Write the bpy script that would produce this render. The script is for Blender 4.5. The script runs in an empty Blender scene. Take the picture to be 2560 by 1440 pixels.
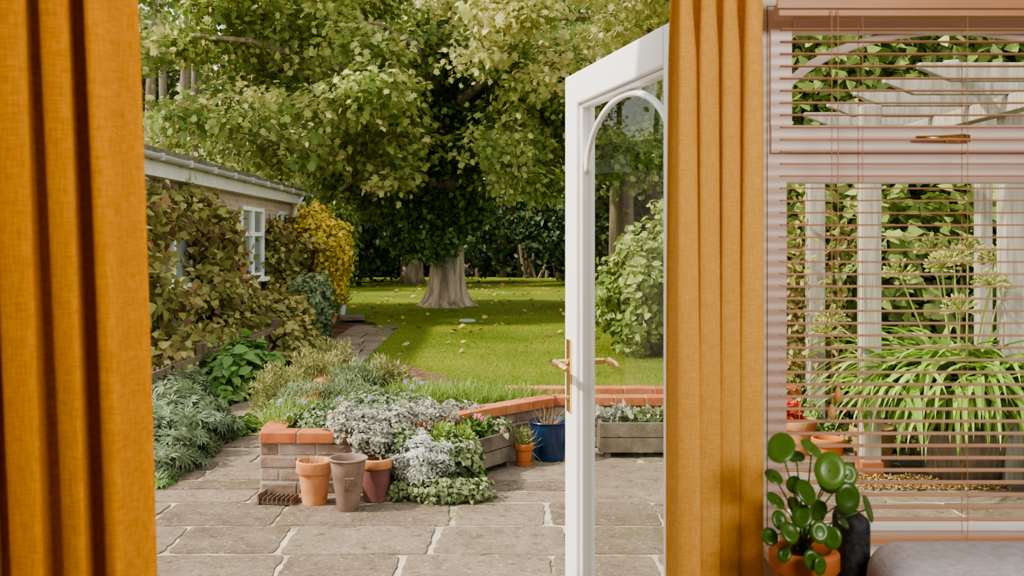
import bpy, math, random
import numpy as np
from mathutils import Vector, Matrix
random.seed(7); RNG=np.random.default_rng(11)
F=2488.9; CH=1.5
def S(px,py,D):
    """survey helper: world point seen on a bearing at distance D (m)"""
    return np.array([(px-1280)/F*D, D, CH-(py-600)/F*D])
scene=bpy.context.scene
# ---------------------------------------------------------------- materials
def newmat(name):
    m=bpy.data.materials.new(name); m.use_nodes=True
    nt=m.node_tree; nt.nodes.clear()
    out=nt.nodes.new('ShaderNodeOutputMaterial')
    return m,nt,out
def ramp(nt,fac,cols):
    r=nt.nodes.new('ShaderNodeValToRGB'); e=r.color_ramp.elements
    n=len(cols)
    while len(e)<n: e.new(0.5)
    for i,c in enumerate(cols):
        e[i].position=i/(n-1) if n>1 else 0
        e[i].color=(c[0],c[1],c[2],1)
    nt.links.new(fac,r.inputs[0]); return r.outputs[0]
def noise(nt,scale,detail=4,coord='Object',stretch=None,rough=.5):
    tc=nt.nodes.new('ShaderNodeTexCoord'); src=tc.outputs[coord]
    if stretch:
        mp=nt.nodes.new('ShaderNodeMapping'); mp.inputs['Scale'].default_value=stretch
        nt.links.new(src,mp.inputs[0]); src=mp.outputs[0]
    n=nt.nodes.new('ShaderNodeTexNoise'); n.inputs['Scale'].default_value=scale
    n.inputs['Detail'].default_value=detail; n.inputs['Roughness'].default_value=rough
    nt.links.new(src,n.inputs['Vector']); return n.outputs['Fac']
def maprange(nt,v,a,b,c=0,d=1):
    m=nt.nodes.new('ShaderNodeMapRange'); m.inputs[1].default_value=a; m.inputs[2].default_value=b
    m.inputs[3].default_value=c; m.inputs[4].default_value=d
    nt.links.new(v,m.inputs[0]); return m.outputs[0]
def mixc(nt,fac,a,b,mode='MIX'):
    m=nt.nodes.new('ShaderNodeMix'); m.data_type='RGBA'; m.blend_type=mode
    for sock,val in ((m.inputs[0],fac),(m.inputs[6],a),(m.inputs[7],b)):
        if isinstance(val,(int,float)): sock.default_value=val
        elif isinstance(val,(tuple,list)): sock.default_value=(val[0],val[1],val[2],1)
        else: nt.links.new(val,sock)
    return m.outputs[2]
def bump(nt,h,strength=.3,dist=.01):
    b=nt.nodes.new('ShaderNodeBump'); b.inputs['Strength'].default_value=strength
    b.inputs['Distance'].default_value=dist; nt.links.new(h,b.inputs['Height']); return b.outputs[0]
def princ(nt,out,col,rough=.6,spec=.3,metal=0,normal=None):
    p=nt.nodes.new('ShaderNodeBsdfPrincipled')
    if isinstance(col,(tuple,list)): p.inputs['Base Color'].default_value=(col[0],col[1],col[2],1)
    else: nt.links.new(col,p.inputs['Base Color'])
    p.inputs['Roughness'].default_value=rough; p.inputs['Specular IOR Level'].default_value=spec
    p.inputs['Metallic'].default_value=metal
    if normal: nt.links.new(normal,p.inputs['Normal'])
    nt.links.new(p.outputs[0],out.inputs[0]); return p
def attr(nt,name='rnd'):
    a=nt.nodes.new('ShaderNodeAttribute'); a.attribute_name=name; return a.outputs['Fac']
def leafmat(name,cols,trans=.3,rough=.5,spec=.3):
    m,nt,out=newmat(name)
    c=ramp(nt,attr(nt),cols)
    p=princ(nt,out,c,rough,spec)
    t=nt.nodes.new('ShaderNodeBsdfTranslucent'); nt.links.new(c,t.inputs[0])
    mx=nt.nodes.new('ShaderNodeMixShader'); mx.inputs[0].default_value=trans
    nt.links.new(p.outputs[0],mx.inputs[1]); nt.links.new(t.outputs[0],mx.inputs[2])
    nt.links.new(mx.outputs[0],out.inputs[0]); return m
def mottled(name,cols,scale=8,rough=.8,spec=.2,bs=.3,bd=.01,useattr=0.0,stretch=None,detail=6,bscale=None):
    m,nt,out=newmat(name)
    n=noise(nt,scale,detail,stretch=stretch)
    f=maprange(nt,n,.3,.7)
    if useattr:
        a=attr(nt); mm=nt.nodes.new('ShaderNodeMix'); mm.inputs[0].default_value=useattr
        nt.links.new(f,mm.inputs[2]); nt.links.new(a,mm.inputs[3]); f=mm.outputs[0]
    c=ramp(nt,f,cols)
    b=bump(nt,noise(nt,bscale or scale*4,8,stretch=stretch),bs,bd)
    princ(nt,out,c,rough,spec,0,b); return m
M={}
M['white']=mottled('white_upvc',[(.92,.92,.92),(.95,.95,.94)],5,.35,.5,.02,.001)
M['wframe']=mottled('blind_tinted_white_upvc',[(.78,.67,.63),(.82,.72,.68)],5,.4,.4,.02,.001)  # white frame with the blind's reflected brown tint put into the colour
m,nt,out=newmat('brass'); princ(nt,out,(.80,.55,.22),.25,.5,1.0,bump(nt,noise(nt,60),.05,.001)); M['brass']=m
def glassmat(name,tint):
    m,nt,out=newmat(name)
    t=nt.nodes.new('ShaderNodeBsdfTransparent'); t.inputs[0].default_value=(*tint,1)
    g=nt.nodes.new('ShaderNodeBsdfGlossy'); g.inputs['Roughness'].default_value=.01
    mx=nt.nodes.new('ShaderNodeMixShader')
    lw=nt.nodes.new('ShaderNodeLayerWeight'); lw.inputs[0].default_value=.5
    pw=nt.nodes.new('ShaderNodeMath'); pw.operation='POWER'; pw.inputs[1].default_value=5; nt.links.new(lw.outputs['Facing'],pw.inputs[0])
    ml=nt.nodes.new('ShaderNodeMath'); ml.operation='MULTIPLY_ADD'; ml.inputs[1].default_value=.6; ml.inputs[2].default_value=.035; nt.links.new(pw.outputs[0],ml.inputs[0])
    nt.links.new(ml.outputs[0],mx.inputs[0])
    nt.links.new(t.outputs[0],mx.inputs[1]); nt.links.new(g.outputs[0],mx.inputs[2])
    nt.links.new(mx.outputs[0],out.inputs[0]); return m
M['glass']=glassmat('clear_glass',(.93,.95,.93))
m,nt,out=newmat('dark_window_glass'); princ(nt,out,mixc(nt,noise(nt,2),(.14,.16,.16),(.36,.40,.40)),.08,.6); M['dglass']=m
def fabric(name,c1,c2,trans=.25,wscale=500,bs=.5):
    m,nt,out=newmat(name)
    n=noise(nt,wscale,3,stretch=(1,1,.1)); n2=noise(nt,wscale,3,stretch=(.12,.12,1))
    a=nt.nodes.new('ShaderNodeMath'); a.operation='ADD'; nt.links.new(n,a.inputs[0]); nt.links.new(n2,a.inputs[1])
    f=maprange(nt,a.outputs[0],.75,1.25)
    c=mixc(nt,f,c1,c2)
    p=princ(nt,out,c,.85,.1,0,bump(nt,a.outputs[0],bs,.0015))
    p.inputs['Sheen Weight'].default_value=.08
    t=nt.nodes.new('ShaderNodeBsdfTranslucent'); nt.links.new(c,t.inputs[0])
    mx=nt.nodes.new('ShaderNodeMixShader'); mx.inputs[0].default_value=trans
    nt.links.new(p.outputs[0],mx.inputs[1]); nt.links.new(t.outputs[0],mx.inputs[2])
    nt.links.new(mx.outputs[0],out.inputs[0]); return m
M['curtL']=fabric('ochre_linen',(.55,.22,.018),(.76,.34,.035),.15)
M['curtR']=fabric('mustard_linen',(.78,.43,.09),(.92,.57,.17),.28)
M['sofa']=fabric('grey_weave',(.34,.33,.37),(.50,.49,.54),.0,500)
M['wall']=mottled('painted_wall',[(.72,.66,.58),(.76,.70,.62)],3,.9,.1,.05,.002)
M['floor']=mottled('oak_floor',[(.30,.18,.09),(.45,.28,.15)],3,.5,.3,.1,.002,stretch=(1,8,1))
M['slat']=mottled('brown_slat',[(.44,.23,.12),(.54,.30,.17)],10,.4,.4,.02,.001,stretch=(.3,3,3))
M['cord']=mottled('cord',[(.45,.25,.15),(.55,.32,.2)],50,.8,.1)
M['acorn']=mottled('acorn_wood',[(.55,.28,.10),(.68,.38,.16)],40,.4,.4)
M['terra']=mottled('terracotta',[(.38,.15,.065),(.52,.23,.10),(.56,.31,.17)],9,.8,.2,.3,.003)
M['terra2']=mottled('terracotta_orange',[(.40,.13,.045),(.53,.19,.065)],9,.8,.2,.2,.003)
M['browpot']=mottled('brown_clay',[(.15,.10,.075),(.23,.16,.12),(.29,.215,.165)],9,.75,.25,.3,.003)
M['purppot']=mottled('plum_clay',[(.13,.055,.05),(.21,.09,.08)],9,.7,.25,.2,.003)
M['bluepot']=mottled('blue_glaze',[(.004,.015,.045),(.009,.03,.085),(.02,.055,.13)],7,.18,.5,.05,.002)
M['urn']=mottled('ochre_clay',[(.36,.20,.08),(.50,.30,.13)],8,.7,.3,.2,.003)
M['palepot']=mottled('pale_glaze',[(.5,.55,.55),(.62,.66,.66)],8,.4,.4,.05,.002)
M['soil']=mottled('soil',[(.05,.03,.018),(.13,.08,.045),(.20,.13,.08)],14,.95,.1,.8,.02)
M['mulch']=mottled('leaf_litter_ground',[(.06,.035,.018),(.13,.075,.04),(.21,.12,.065)],3,.95,.1,.8,.03,bscale=20)
m,nt,out=newmat('flagstone')
n1=maprange(nt,noise(nt,3.5,10,rough=.75),.32,.68); a=attr(nt)
mm=nt.nodes.new('ShaderNodeMix'); mm.inputs[0].default_value=.45; nt.links.new(n1,mm.inputs[2]); nt.links.new(a,mm.inputs[3])
c=ramp(nt,mm.outputs[0],[(.115,.085,.058),(.19,.148,.105),(.265,.21,.155),(.33,.27,.205)])
sp=maprange(nt,noise(nt,34,6,rough=.75),.56,.64)
c=mixc(nt,sp,c,(.42,.37,.30)); sp2=maprange(nt,noise(nt,13,8,rough=.85),.52,.62,0,.8)
c=mixc(nt,sp2,c,(.095,.072,.05)); sp3=maprange(nt,noise(nt,70,4,rough=.8),.58,.66,0,.7); c=mixc(nt,sp3,c,(.075,.055,.037))
moss=maprange(nt,noise(nt,1.1,5),.58,.70,0,.45); c=mixc(nt,moss,c,(.13,.13,.05))
princ(nt,out,c,.85,.15,0,bump(nt,noise(nt,9,12,rough=.72),1.0,.025)); M['stone']=m
m,nt,out=newmat('sandy_mortar')
c=ramp(nt,maprange(nt,noise(nt,3,6),.3,.7),[(.20,.18,.09),(.44,.38,.29),(.58,.51,.42)])
c=mixc(nt,maprange(nt,noise(nt,1.7,7,rough=.7),.54,.62),c,(.12,.14,.04)); princ(nt,out,c,.95,.1,0,bump(nt,noise(nt,60,6),.6,.01)); M['mortar']=m
M['brick']=mottled('old_brick',[(.14,.09,.065),(.24,.165,.12),(.33,.26,.21),(.45,.40,.34)],12,.9,.1,.6,.006,useattr=.5)
M['coping']=mottled('coping_brick',[(.27,.09,.04),(.42,.15,.065),(.48,.22,.11)],12,.85,.15,.4,.004,useattr=.5)
M['bedmortar']=mottled('bed_mortar',[(.35,.31,.25),(.48,.43,.36)],20,.95,.1,.5,.004)
M['greywood']=mottled('weathered_wood',[(.095,.075,.055),(.17,.14,.105),(.24,.205,.155)],6,.9,.08,.4,.005,bscale=40)
M['postwood']=mottled('pergola_wood',[(.26,.225,.18),(.37,.335,.28),(.45,.41,.35)],6,.9,.08,.5,.005,stretch=(6,6,.6))
M['fence']=mottled('fence_wood',[(.13,.10,.065),(.25,.19,.13)],6,.9,.1,.4,.005,stretch=(6,6,.6))
M['bark']=mottled('sycamore_bark',[(.18,.135,.09),(.40,.315,.225),(.58,.48,.37)],2.2,.95,.1,1,.06,stretch=(3,3,.6),bscale=9)
M['bark2']=mottled('grey_bark',[(.12,.095,.065),(.24,.20,.145)],2,.95,.1,.8,.03,stretch=(3,3,.5),bscale=9)
M['darkbark']=mottled('dark_bark',[(.05,.035,.022),(.11,.08,.05)],2,.95,.1,.8,.03)
M['roof']=mottled('felt_roof',[(.10,.085,.06),(.2,.18,.13)],6,.9,.1,.6,.01)
M['gutter']=mottled('grey_gutter',[(.40,.40,.36),(.50,.50,.46)],6,.5,.3,.1,.002)
M['fascia']=mottled('fascia',[(.58,.56,.49),(.66,.64,.57)],6,.6,.3,.1,.002)
M['iron']=mottled('rusty_iron',[(.10,.07,.05),(.22,.16,.11)],20,.7,.3,.3,.002)
M['black']=mottled('black_weave',[(.012,.012,.014),(.05,.05,.055)],90,.6,.3,.3,.002)
m,nt,out=newmat('building_brick')
tc=nt.nodes.new('ShaderNodeTexCoord'); sx=nt.nodes.new('ShaderNodeSeparateXYZ'); cx=nt.nodes.new('ShaderNodeCombineXYZ')
nt.links.new(tc.outputs['Object'],sx.inputs[0]); nt.links.new(sx.outputs[1],cx.inputs[0]); nt.links.new(sx.outputs[2],cx.inputs[1])
bt=nt.nodes.new('ShaderNodeTexBrick'); nt.links.new(cx.outputs[0],bt.inputs['Vector'])
bt.inputs['Scale'].default_value=1; bt.inputs['Brick Width'].default_value=.225; bt.inputs['Row Height'].default_value=.075
bt.inputs['Mortar Size'].default_value=.01; bt.inputs['Color1'].default_value=(.40,.27,.20,1); bt.inputs['Color2'].default_value=(.54,.40,.31,1)
bt.inputs['Mortar'].default_value=(.56,.50,.43,1)
princ(nt,out,mixc(nt,.45,bt.outputs[0],ramp(nt,noise(nt,3),[(.34,.23,.17),(.60,.48,.40)])),.9,.1,0,bump(nt,bt.outputs['Fac'],-.3,.01)); M['bbrick']=m
m,nt,out=newmat('lawn_grass')
c=ramp(nt,maprange(nt,noise(nt,.55,6),.3,.7),[(.12,.17,.025),(.19,.24,.038),(.28,.305,.055)])
c2=ramp(nt,maprange(nt,noise(nt,60,6,stretch=(1,.4,1)),.3,.7),[(.45,.45,.35),(1,1,1)])
c=mixc(nt,.6,c,c2,'MULTIPLY')
princ(nt,out,c,.9,.1,0,bump(nt,noise(nt,90,6),.9,.03)); M['lawn']=m
L={}
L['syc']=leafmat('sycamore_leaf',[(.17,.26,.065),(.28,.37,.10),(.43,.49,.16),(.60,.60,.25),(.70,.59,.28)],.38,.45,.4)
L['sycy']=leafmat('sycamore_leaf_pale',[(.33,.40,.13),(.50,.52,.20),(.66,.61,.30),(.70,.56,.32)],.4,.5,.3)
L['ivy']=leafmat('ivy_leaf',[(.06,.13,.025),(.12,.22,.045),(.24,.36,.09)],.18,.35,.45)
L['wood']=leafmat('woodland_leaf',[(.08,.12,.035),(.16,.23,.065),(.29,.36,.11),(.45,.48,.18)],.33,.6,.2)
L['woodl']=leafmat('woodland_leaf_bright',[(.20,.27,.08),(.37,.43,.14),(.54,.54,.22),(.62,.56,.27)],.38,.6,.2)
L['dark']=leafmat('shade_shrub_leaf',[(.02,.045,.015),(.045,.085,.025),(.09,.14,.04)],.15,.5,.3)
L['climb']=leafmat('climber_leaf',[(.17,.09,.045),(.26,.22,.065),(.32,.33,.10),(.44,.39,.14),(.45,.23,.11)],.28,.5,.3)
L['gold']=leafmat('golden_leaf',[(.44,.42,.08),(.72,.56,.11),(.86,.70,.18)],.38,.5,.3)
L['green']=leafmat('green_leaf',[(.07,.15,.03),(.13,.25,.05),(.24,.37,.09)],.25,.4,.4)
L['greygreen']=leafmat('grey_green_leaf',[(.12,.16,.075),(.20,.26,.12),(.33,.38,.22)],.2,.6,.2)
L['hell']=leafmat('hellebore_leaf',[(.09,.125,.06),(.16,.21,.105),(.27,.32,.19)],.2,.5,.3)
L['olive']=leafmat('rosemary_leaf',[(.15,.17,.06),(.26,.27,.10),(.42,.39,.16)],.2,.6,.2)
L['silver']=leafmat('silver_leaf',[(.42,.46,.37),(.64,.65,.57),(.82,.82,.76)],.2,.7,.1)
L['silver2']=leafmat('lavender_leaf',[(.20,.20,.14),(.37,.37,.29),(.58,.57,.49)],.2,.7,.1)
L['var']=leafmat('variegated_ivy_leaf',[(.09,.14,.045),(.20,.25,.10),(.46,.47,.30)],.2,.5,.3)
L['grass']=leafmat('grass_blade',[(.14,.23,.045),(.24,.35,.075),(.38,.47,.14)],.3,.5,.3)
L['lawnb']=leafmat('lawn_blade',[(.14,.20,.025),(.22,.29,.036),(.31,.36,.065)],.3,.6,.2)
L['purple']=leafmat('purple_petal',[(.40,.28,.60),(.60,.48,.78)],.3,.6,.2)
L['pink']=leafmat('pink_petal',[(.75,.15,.28),(.85,.35,.42)],.3,.6,.2)
L['red']=leafmat('red_leaf',[(.5,.05,.04),(.75,.14,.09)],.3,.6,.2)
L['aga']=leafmat('agapanthus_leaf',[(.15,.28,.04),(.26,.41,.07),(.44,.56,.16)],.3,.35,.4)
L['seed']=leafmat('seedhead',[(.36,.40,.12),(.54,.54,.20)],.3,.6,.2)
L['hedge']=leafmat('hedge_leaf',[(.10,.17,.035),(.20,.29,.07),(.35,.43,.13),(.57,.59,.25)],.35,.45,.35)
L['dead']=leafmat('fallen_leaf',[(.25,.14,.05),(.40,.26,.10),(.50,.38,.15)],.1,.8,.1)
L['pilea']=leafmat('pilea_leaf',[(.04,.11,.012),(.065,.16,.018),(.11,.24,.035)],.3,.3,.5)
# ---------------------------------------------------------------- mesh helpers
def link(o,parent=None):
    scene.collection.objects.link(o)
    if parent is not None:
        o.parent=parent; o.matrix_parent_inverse=Matrix.Translation(-parent.location)
    return o
def empty(name,loc=(0,0,0)):
    e=bpy.data.objects.new(name,None); e.location=loc; e.empty_display_size=.1
    scene.collection.objects.link(e); return e
class MB:
    def __init__(s): s.v=[];s.f=[];s.r=[];s.m=[]
    def add(s,vs,fs,rnd=None,mi=0):
        o=len(s.v); r=random.random() if rnd is None else rnd
        s.v+= [tuple(map(float,p)) for p in vs]; s.r+=[r]*len(vs)
        for f in fs: s.f.append(tuple(i+o for i in f)); s.m.append(mi)
    def box(s,c,d,rz=0,mi=0,rnd=None,rot=None):
        h=[x/2 for x in d]; R=rot if rot is not None else Matrix.Rotation(rz,3,'Z')
        vs=[]
        for sx in(-1,1):
            for sy in(-1,1):
                for sz in(-1,1):
                    p=R@Vector((sx*h[0],sy*h[1],sz*h[2])); vs.append((p.x+c[0],p.y+c[1],p.z+c[2]))
        s.add(vs,[(0,1,3,2),(4,6,7,5),(0,4,5,1),(2,3,7,6),(0,2,6,4),(1,5,7,3)],rnd,mi)
    def bx(s,x0,x1,y0,y1,z0,z1,mi=0,rnd=None):
        s.box(((x0+x1)/2,(y0+y1)/2,(z0+z1)/2),(x1-x0,y1-y0,z1-z0),0,mi,rnd)
    def tube(s,pts,rad,seg=8,mi=0,rnd=None,cap=True,flat=1.0):
        pts=[Vector(p) for p in pts]; n=len(pts)
        if not hasattr(rad,'__len__'): rad=[rad]*n
        vs=[];fs=[]
        up=Vector((0,0,1)); t0=(pts[1]-pts[0]).normalized()
        if abs(t0.dot(up))>.9: up=Vector((1,0,0))
        for i,p in enumerate(pts):
            t=(pts[min(i+1,n-1)]-pts[max(i-1,0)]).normalized()
            a=(up-t*up.dot(t)).normalized(); b=t.cross(a); up=a
            for k in range(seg):
                th=2*math.pi*k/seg; q=p+(a*math.cos(th)+b*math.sin(th)*flat)*rad[i]; vs.append(q[:])
        for i in range(n-1):
            for k in range(seg):
                k2=(k+1)%seg; fs.append((i*seg+k,i*seg+k2,(i+1)*seg+k2,(i+1)*seg+k))
        if cap: fs.append(tuple(range(seg))[::-1]); fs.append(tuple((n-1)*seg+k for k in range(seg)))
        s.add(vs,fs,rnd,mi)
    def lathe(s,prof,c,seg=40,mi=0,rnd=None):
        vs=[];fs=[]
        for r,z in prof:
            for k in range(seg):
                th=2*math.pi*k/seg; vs.append((c[0]+r*math.cos(th),c[1]+r*math.sin(th),c[2]+z))
        n=len(prof)
        for i in range(n-1):
            for k in range(seg):
                k2=(k+1)%seg; fs.append((i*seg+k,i*seg+k2,(i+1)*seg+k2,(i+1)*seg+k))
        s.add(vs,fs,rnd,mi)
    def obj(s,name,mats,parent=None,smooth=False,bevel=0,loc=None):
        me=bpy.data.meshes.new(name); 
        me.from_pydata(s.v,[],s.f); me.polygons.foreach_set('material_index',s.m)
        a=me.attributes.new('rnd','FLOAT','POINT'); a.data.foreach_set('value',s.r)
        for mt in mats: me.materials.append(mt)
        if smooth: me.polygons.foreach_set('use_smooth',[True]*len(s.f))
        me.update()
        o=bpy.data.objects.new(name,me); link(o,parent)
        if bevel:
            b=o.modifiers.new('bevel','BEVEL'); b.width=bevel; b.segments=2; b.limit_method='ANGLE'
        return o
def mk(vs,fs): return np.array(vs,float),fs
T_maple=mk([(0,0,0),(.3,-.04,-.05),(.22,.2,0),(.56,.36,-.12),(.3,.5,-.04),(.28,.72,-.08),(0,1,-.12),(-.28,.72,-.08),(-.3,.5,-.04),(-.56,.36,-.12),(-.22,.2,0),(-.3,-.04,-.05)],
   [(0,1,2,3,4,5,6),(0,6,7,8,9,10,11)])
T_oval=mk([(0,0,0),(.28,.3,.08),(.26,.65,.06),(0,1,-.1),(-.26,.65,.06),(-.28,.3,.08)],[(0,1,2,3),(0,3,4,5)])
T_ivy=mk([(0,0,0),(.42,.05,.0),(.35,.45,-.03),(0,1,-.1),(-.35,.45,-.03),(-.42,.05,0)],[(0,1,2,3),(0,3,4,5)])
T_narrow=mk([(0,0,0),(.11,.4,.03),(0,1,-.08),(-.11,.4,.03)],[(0,1,2),(0,2,3)])
T_blade=mk([(-.02,0,0),(.02,0,0),(.016,.55,.05),(-.016,.55,.05),(.0,1,.22)],[(0,1,2,3),(3,2,4)])
T_palm=mk([(0,0,0)]+[q for k in range(6) for q in ((math.sin((k-2.5)*.6-.2)*.55,math.cos((k-2.5)*.6-.2)*.55,0),(math.sin((k-2.5)*.6)*1.0,math.cos((k-2.5)*.6)*1.0,-.12),(math.sin((k-2.5)*.6+.2)*.55,math.cos((k-2.5)*.6+.2)*.55,0))],
   [(0,1+3*k,2+3*k,3+3*k) for k in range(6)])
def nrm(a): return a/np.maximum(np.linalg.norm(a,axis=1,keepdims=True),1e-9)
def rdir(n): return nrm(RNG.normal(size=(n,3)))
def leafobj(name,sets,parent=None,keep=None):
    """sets: list of (P,S,template,N,T,mat,rndarray)"""
    V=[];R=[];LI=[];LS=[];LT=[];MI=[];mats=[];vo=0;lo=0
    for (P,Sz,tm,N,T,mat,rn) in sets:
        n=len(P); Sz=np.broadcast_to(np.asarray(Sz,float),(n,))
        if T is None: T=rdir(n)
        if N is None: N=rdir(n)
        if keep is not None:
            k=keep(P); P=P[k];Sz=Sz[k];N=N[k];T=T[k];rn=rn[k]; n=len(P)
        if mat not in mats: mats.append(mat)
        mi=mats.index(mat); tv,tf=tm; k=len(tv)
        N=nrm(N); T=nrm(T-N*np.sum(N*T,axis=1,keepdims=True)); B=np.cross(T,N)
        vv=P[:,None,:]+Sz[:,None,None]*(tv[None,:,0,None]*B[:,None,:]+tv[None,:,1,None]*T[:,None,:]+tv[None,:,2,None]*N[:,None,:])
        V.append(vv.reshape(-1,3)); R.append(np.repeat(np.clip(rn,0,1),k))
        flat=np.array([i for f in tf for i in f]); sizes=np.array([len(f) for f in tf])
        li=(flat[None,:]+(np.arange(n)*k)[:,None]+vo).reshape(-1)
        st=np.concatenate([[0],np.cumsum(sizes)[:-1]])
        ls=(st[None,:]+(np.arange(n)*len(flat))[:,None]+lo).reshape(-1)
        LI.append(li);LS.append(ls);LT.append(np.tile(sizes,n));MI.append(np.full(n*len(tf),mi))
        vo+=n*k; lo+=n*len(flat)
    V=np.concatenate(V);R=np.concatenate(R);LI=np.concatenate(LI);LS=np.concatenate(LS);MI=np.concatenate(MI)
    me=bpy.data.meshes.new(name)
    me.vertices.add(len(V)); me.vertices.foreach_set('co',V.astype(np.float32).ravel())
    me.loops.add(len(LI)); me.loops.foreach_set('vertex_index',LI.astype(np.int32))
    me.polygons.add(len(LS)); me.polygons.foreach_set('loop_start',LS.astype(np.int32))
    me.polygons.foreach_set('material_index',MI.astype(np.int32))
    for mt in mats: me.materials.append(mt)
    me.update(calc_edges=True); me.validate()
    a=me.attributes.new('rnd','FLOAT','POINT'); a.data.foreach_set('value',R.astype(np.float32))
    o=bpy.data.objects.new(name,me); return link(o,parent)
def U(a,b,n): return RNG.uniform(a,b,n)
def clumps(cs,mat,tm,size,sprays,per,sr=.35,up=.5,droop=.5,shell=.6):
    """cs: (cx,cy,cz,rx,ry,rz); foliage grouped in sprays"""
    P=[];N=[];R=[]
    for c in cs:
        c=np.array(c,float); d=rdir(sprays); rr=U(shell,1,sprays)[:,None]
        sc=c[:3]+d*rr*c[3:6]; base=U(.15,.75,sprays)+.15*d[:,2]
        q=np.repeat(sc,per,0)+RNG.normal(size=(sprays*per,3))*sr*np.array([.5,.5,.32])
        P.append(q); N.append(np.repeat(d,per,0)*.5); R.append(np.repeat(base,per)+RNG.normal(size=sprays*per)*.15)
    P=np.concatenate(P);N=np.concatenate(N);R=np.concatenate(R);n=len(P)
    N=N+RNG.normal(size=(n,3))*.45+np.array([0,0,up])
    T=RNG.normal(size=(n,3))*.6+np.array([0,0,-droop])
    return (P,size*U(.6,1.15,n),tm,N,T,mat,R)
def shrub(c,r,n,mat,tm,size,up=.3,Tup=0,jit=.5,shell=.35,zmin=None):
    """ellipsoid bush with lumpy surface"""
    c=np.array(c,float); r=np.array(r,float); d=rdir(n)
    lump=1+.16*np.sin(d[:,0]*7+c[0]*9)+.14*np.sin(d[:,2]*8+d[:,1]*6+c[1]*5)
    rr=(U(shell**2,1,n)**.5*lump)[:,None]
    P=c+d*rr*r
    if zmin is not None: P[:,2]=np.maximum(P[:,2],zmin+U(0,.04,n))
    N=d+RNG.normal(size=(n,3))*jit+np.array([0,0,up])
    T=RNG.normal(size=(n,3))*.6+np.array([0,0,Tup])+(d*.8 if Tup>0 else 0)
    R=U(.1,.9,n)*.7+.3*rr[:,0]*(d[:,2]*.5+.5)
    if Tup>0: N=rdir(n)
    return (P,size*U(.6,1.2,n),tm,N,T,mat,R)
at=S
# ---------------------------------------------------------------- ground
def flatpoly(name,pts,z,mat,th=.02,parent=None):
    b=MB(); n=len(pts)
    vs=[(p[0],p[1],z) for p in pts]+[(p[0],p[1],z-th) for p in pts]
    fs=[tuple(range(n)),tuple(range(2*n-1,n-1,-1))]+[(i,i+n,(i+1)%n+n,(i+1)%n) for i in range(n)]
    b.add(vs,fs); return b.obj(name,[mat],parent)
flatpoly('ground',[(-70,2.3),(70,2.3),(70,90),(-70,90)],-.05,M['mulch'],.1)
lawnpts=[(-1.75,7.9),(2.2,7.72),(3.2,9.3),(9,12),(16,20),(20,38),(5,41),(-8,40),(-7.2,30),(-5.2,24),(-3.9,20.5),(-2.5,18.2),(-2.0,15),(-1.75,11)]
lawn=flatpoly('lawn',lawnpts,-.005,M['lawn'],.04)
def inpoly(x,y,poly):
    c=np.zeros(len(x),bool); j=len(poly)-1
    for i in range(len(poly)):
        xi,yi=poly[i];xj,yj=poly[j]
        c^=((yi>y)!=(yj>y))&(x<(xj-xi)*(y-yi)/(yj-yi+1e-12)+xi); j=i
    return c
n=170000; gy=7.8+ (U(0,1,n)**1.7)*16; gx=U(-5,7,n); k=inpoly(gx,gy,lawnpts); gx=gx[k];gy=gy[k]; n=len(gx)
P=np.stack([gx,gy,np.full(n,-.006)],1); T=RNG.normal(size=(n,3))*.5+np.array([0,0,1])
leafobj('grass_blades',[(P,U(.025,.045,n),mk([(-.09,0,0),(.09,0,0),(0,1,.2)],[(0,1,2)]),rdir(n),T,L['lawnb'],.45+.25*np.sin(gx*1.3+gy*.7)+.15*np.sin(gx*3.1-gy*1.9)+U(-.3,.3,n))],lawn)
n=1300; gy=13+U(0,1,n)*26; gx=U(-7,10,n); k=inpoly(gx,gy,lawnpts); gx=gx[k];gy=gy[k]; n=len(gx)
leafobj('fallen_leaves',[(np.stack([gx,gy,np.full(n,.03)],1),U(.05,.13,n),T_maple,RNG.normal(size=(n,3))*.4+np.array([0,0,1]),None,L['dead'],U(0,1,n))],lawn)
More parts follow.
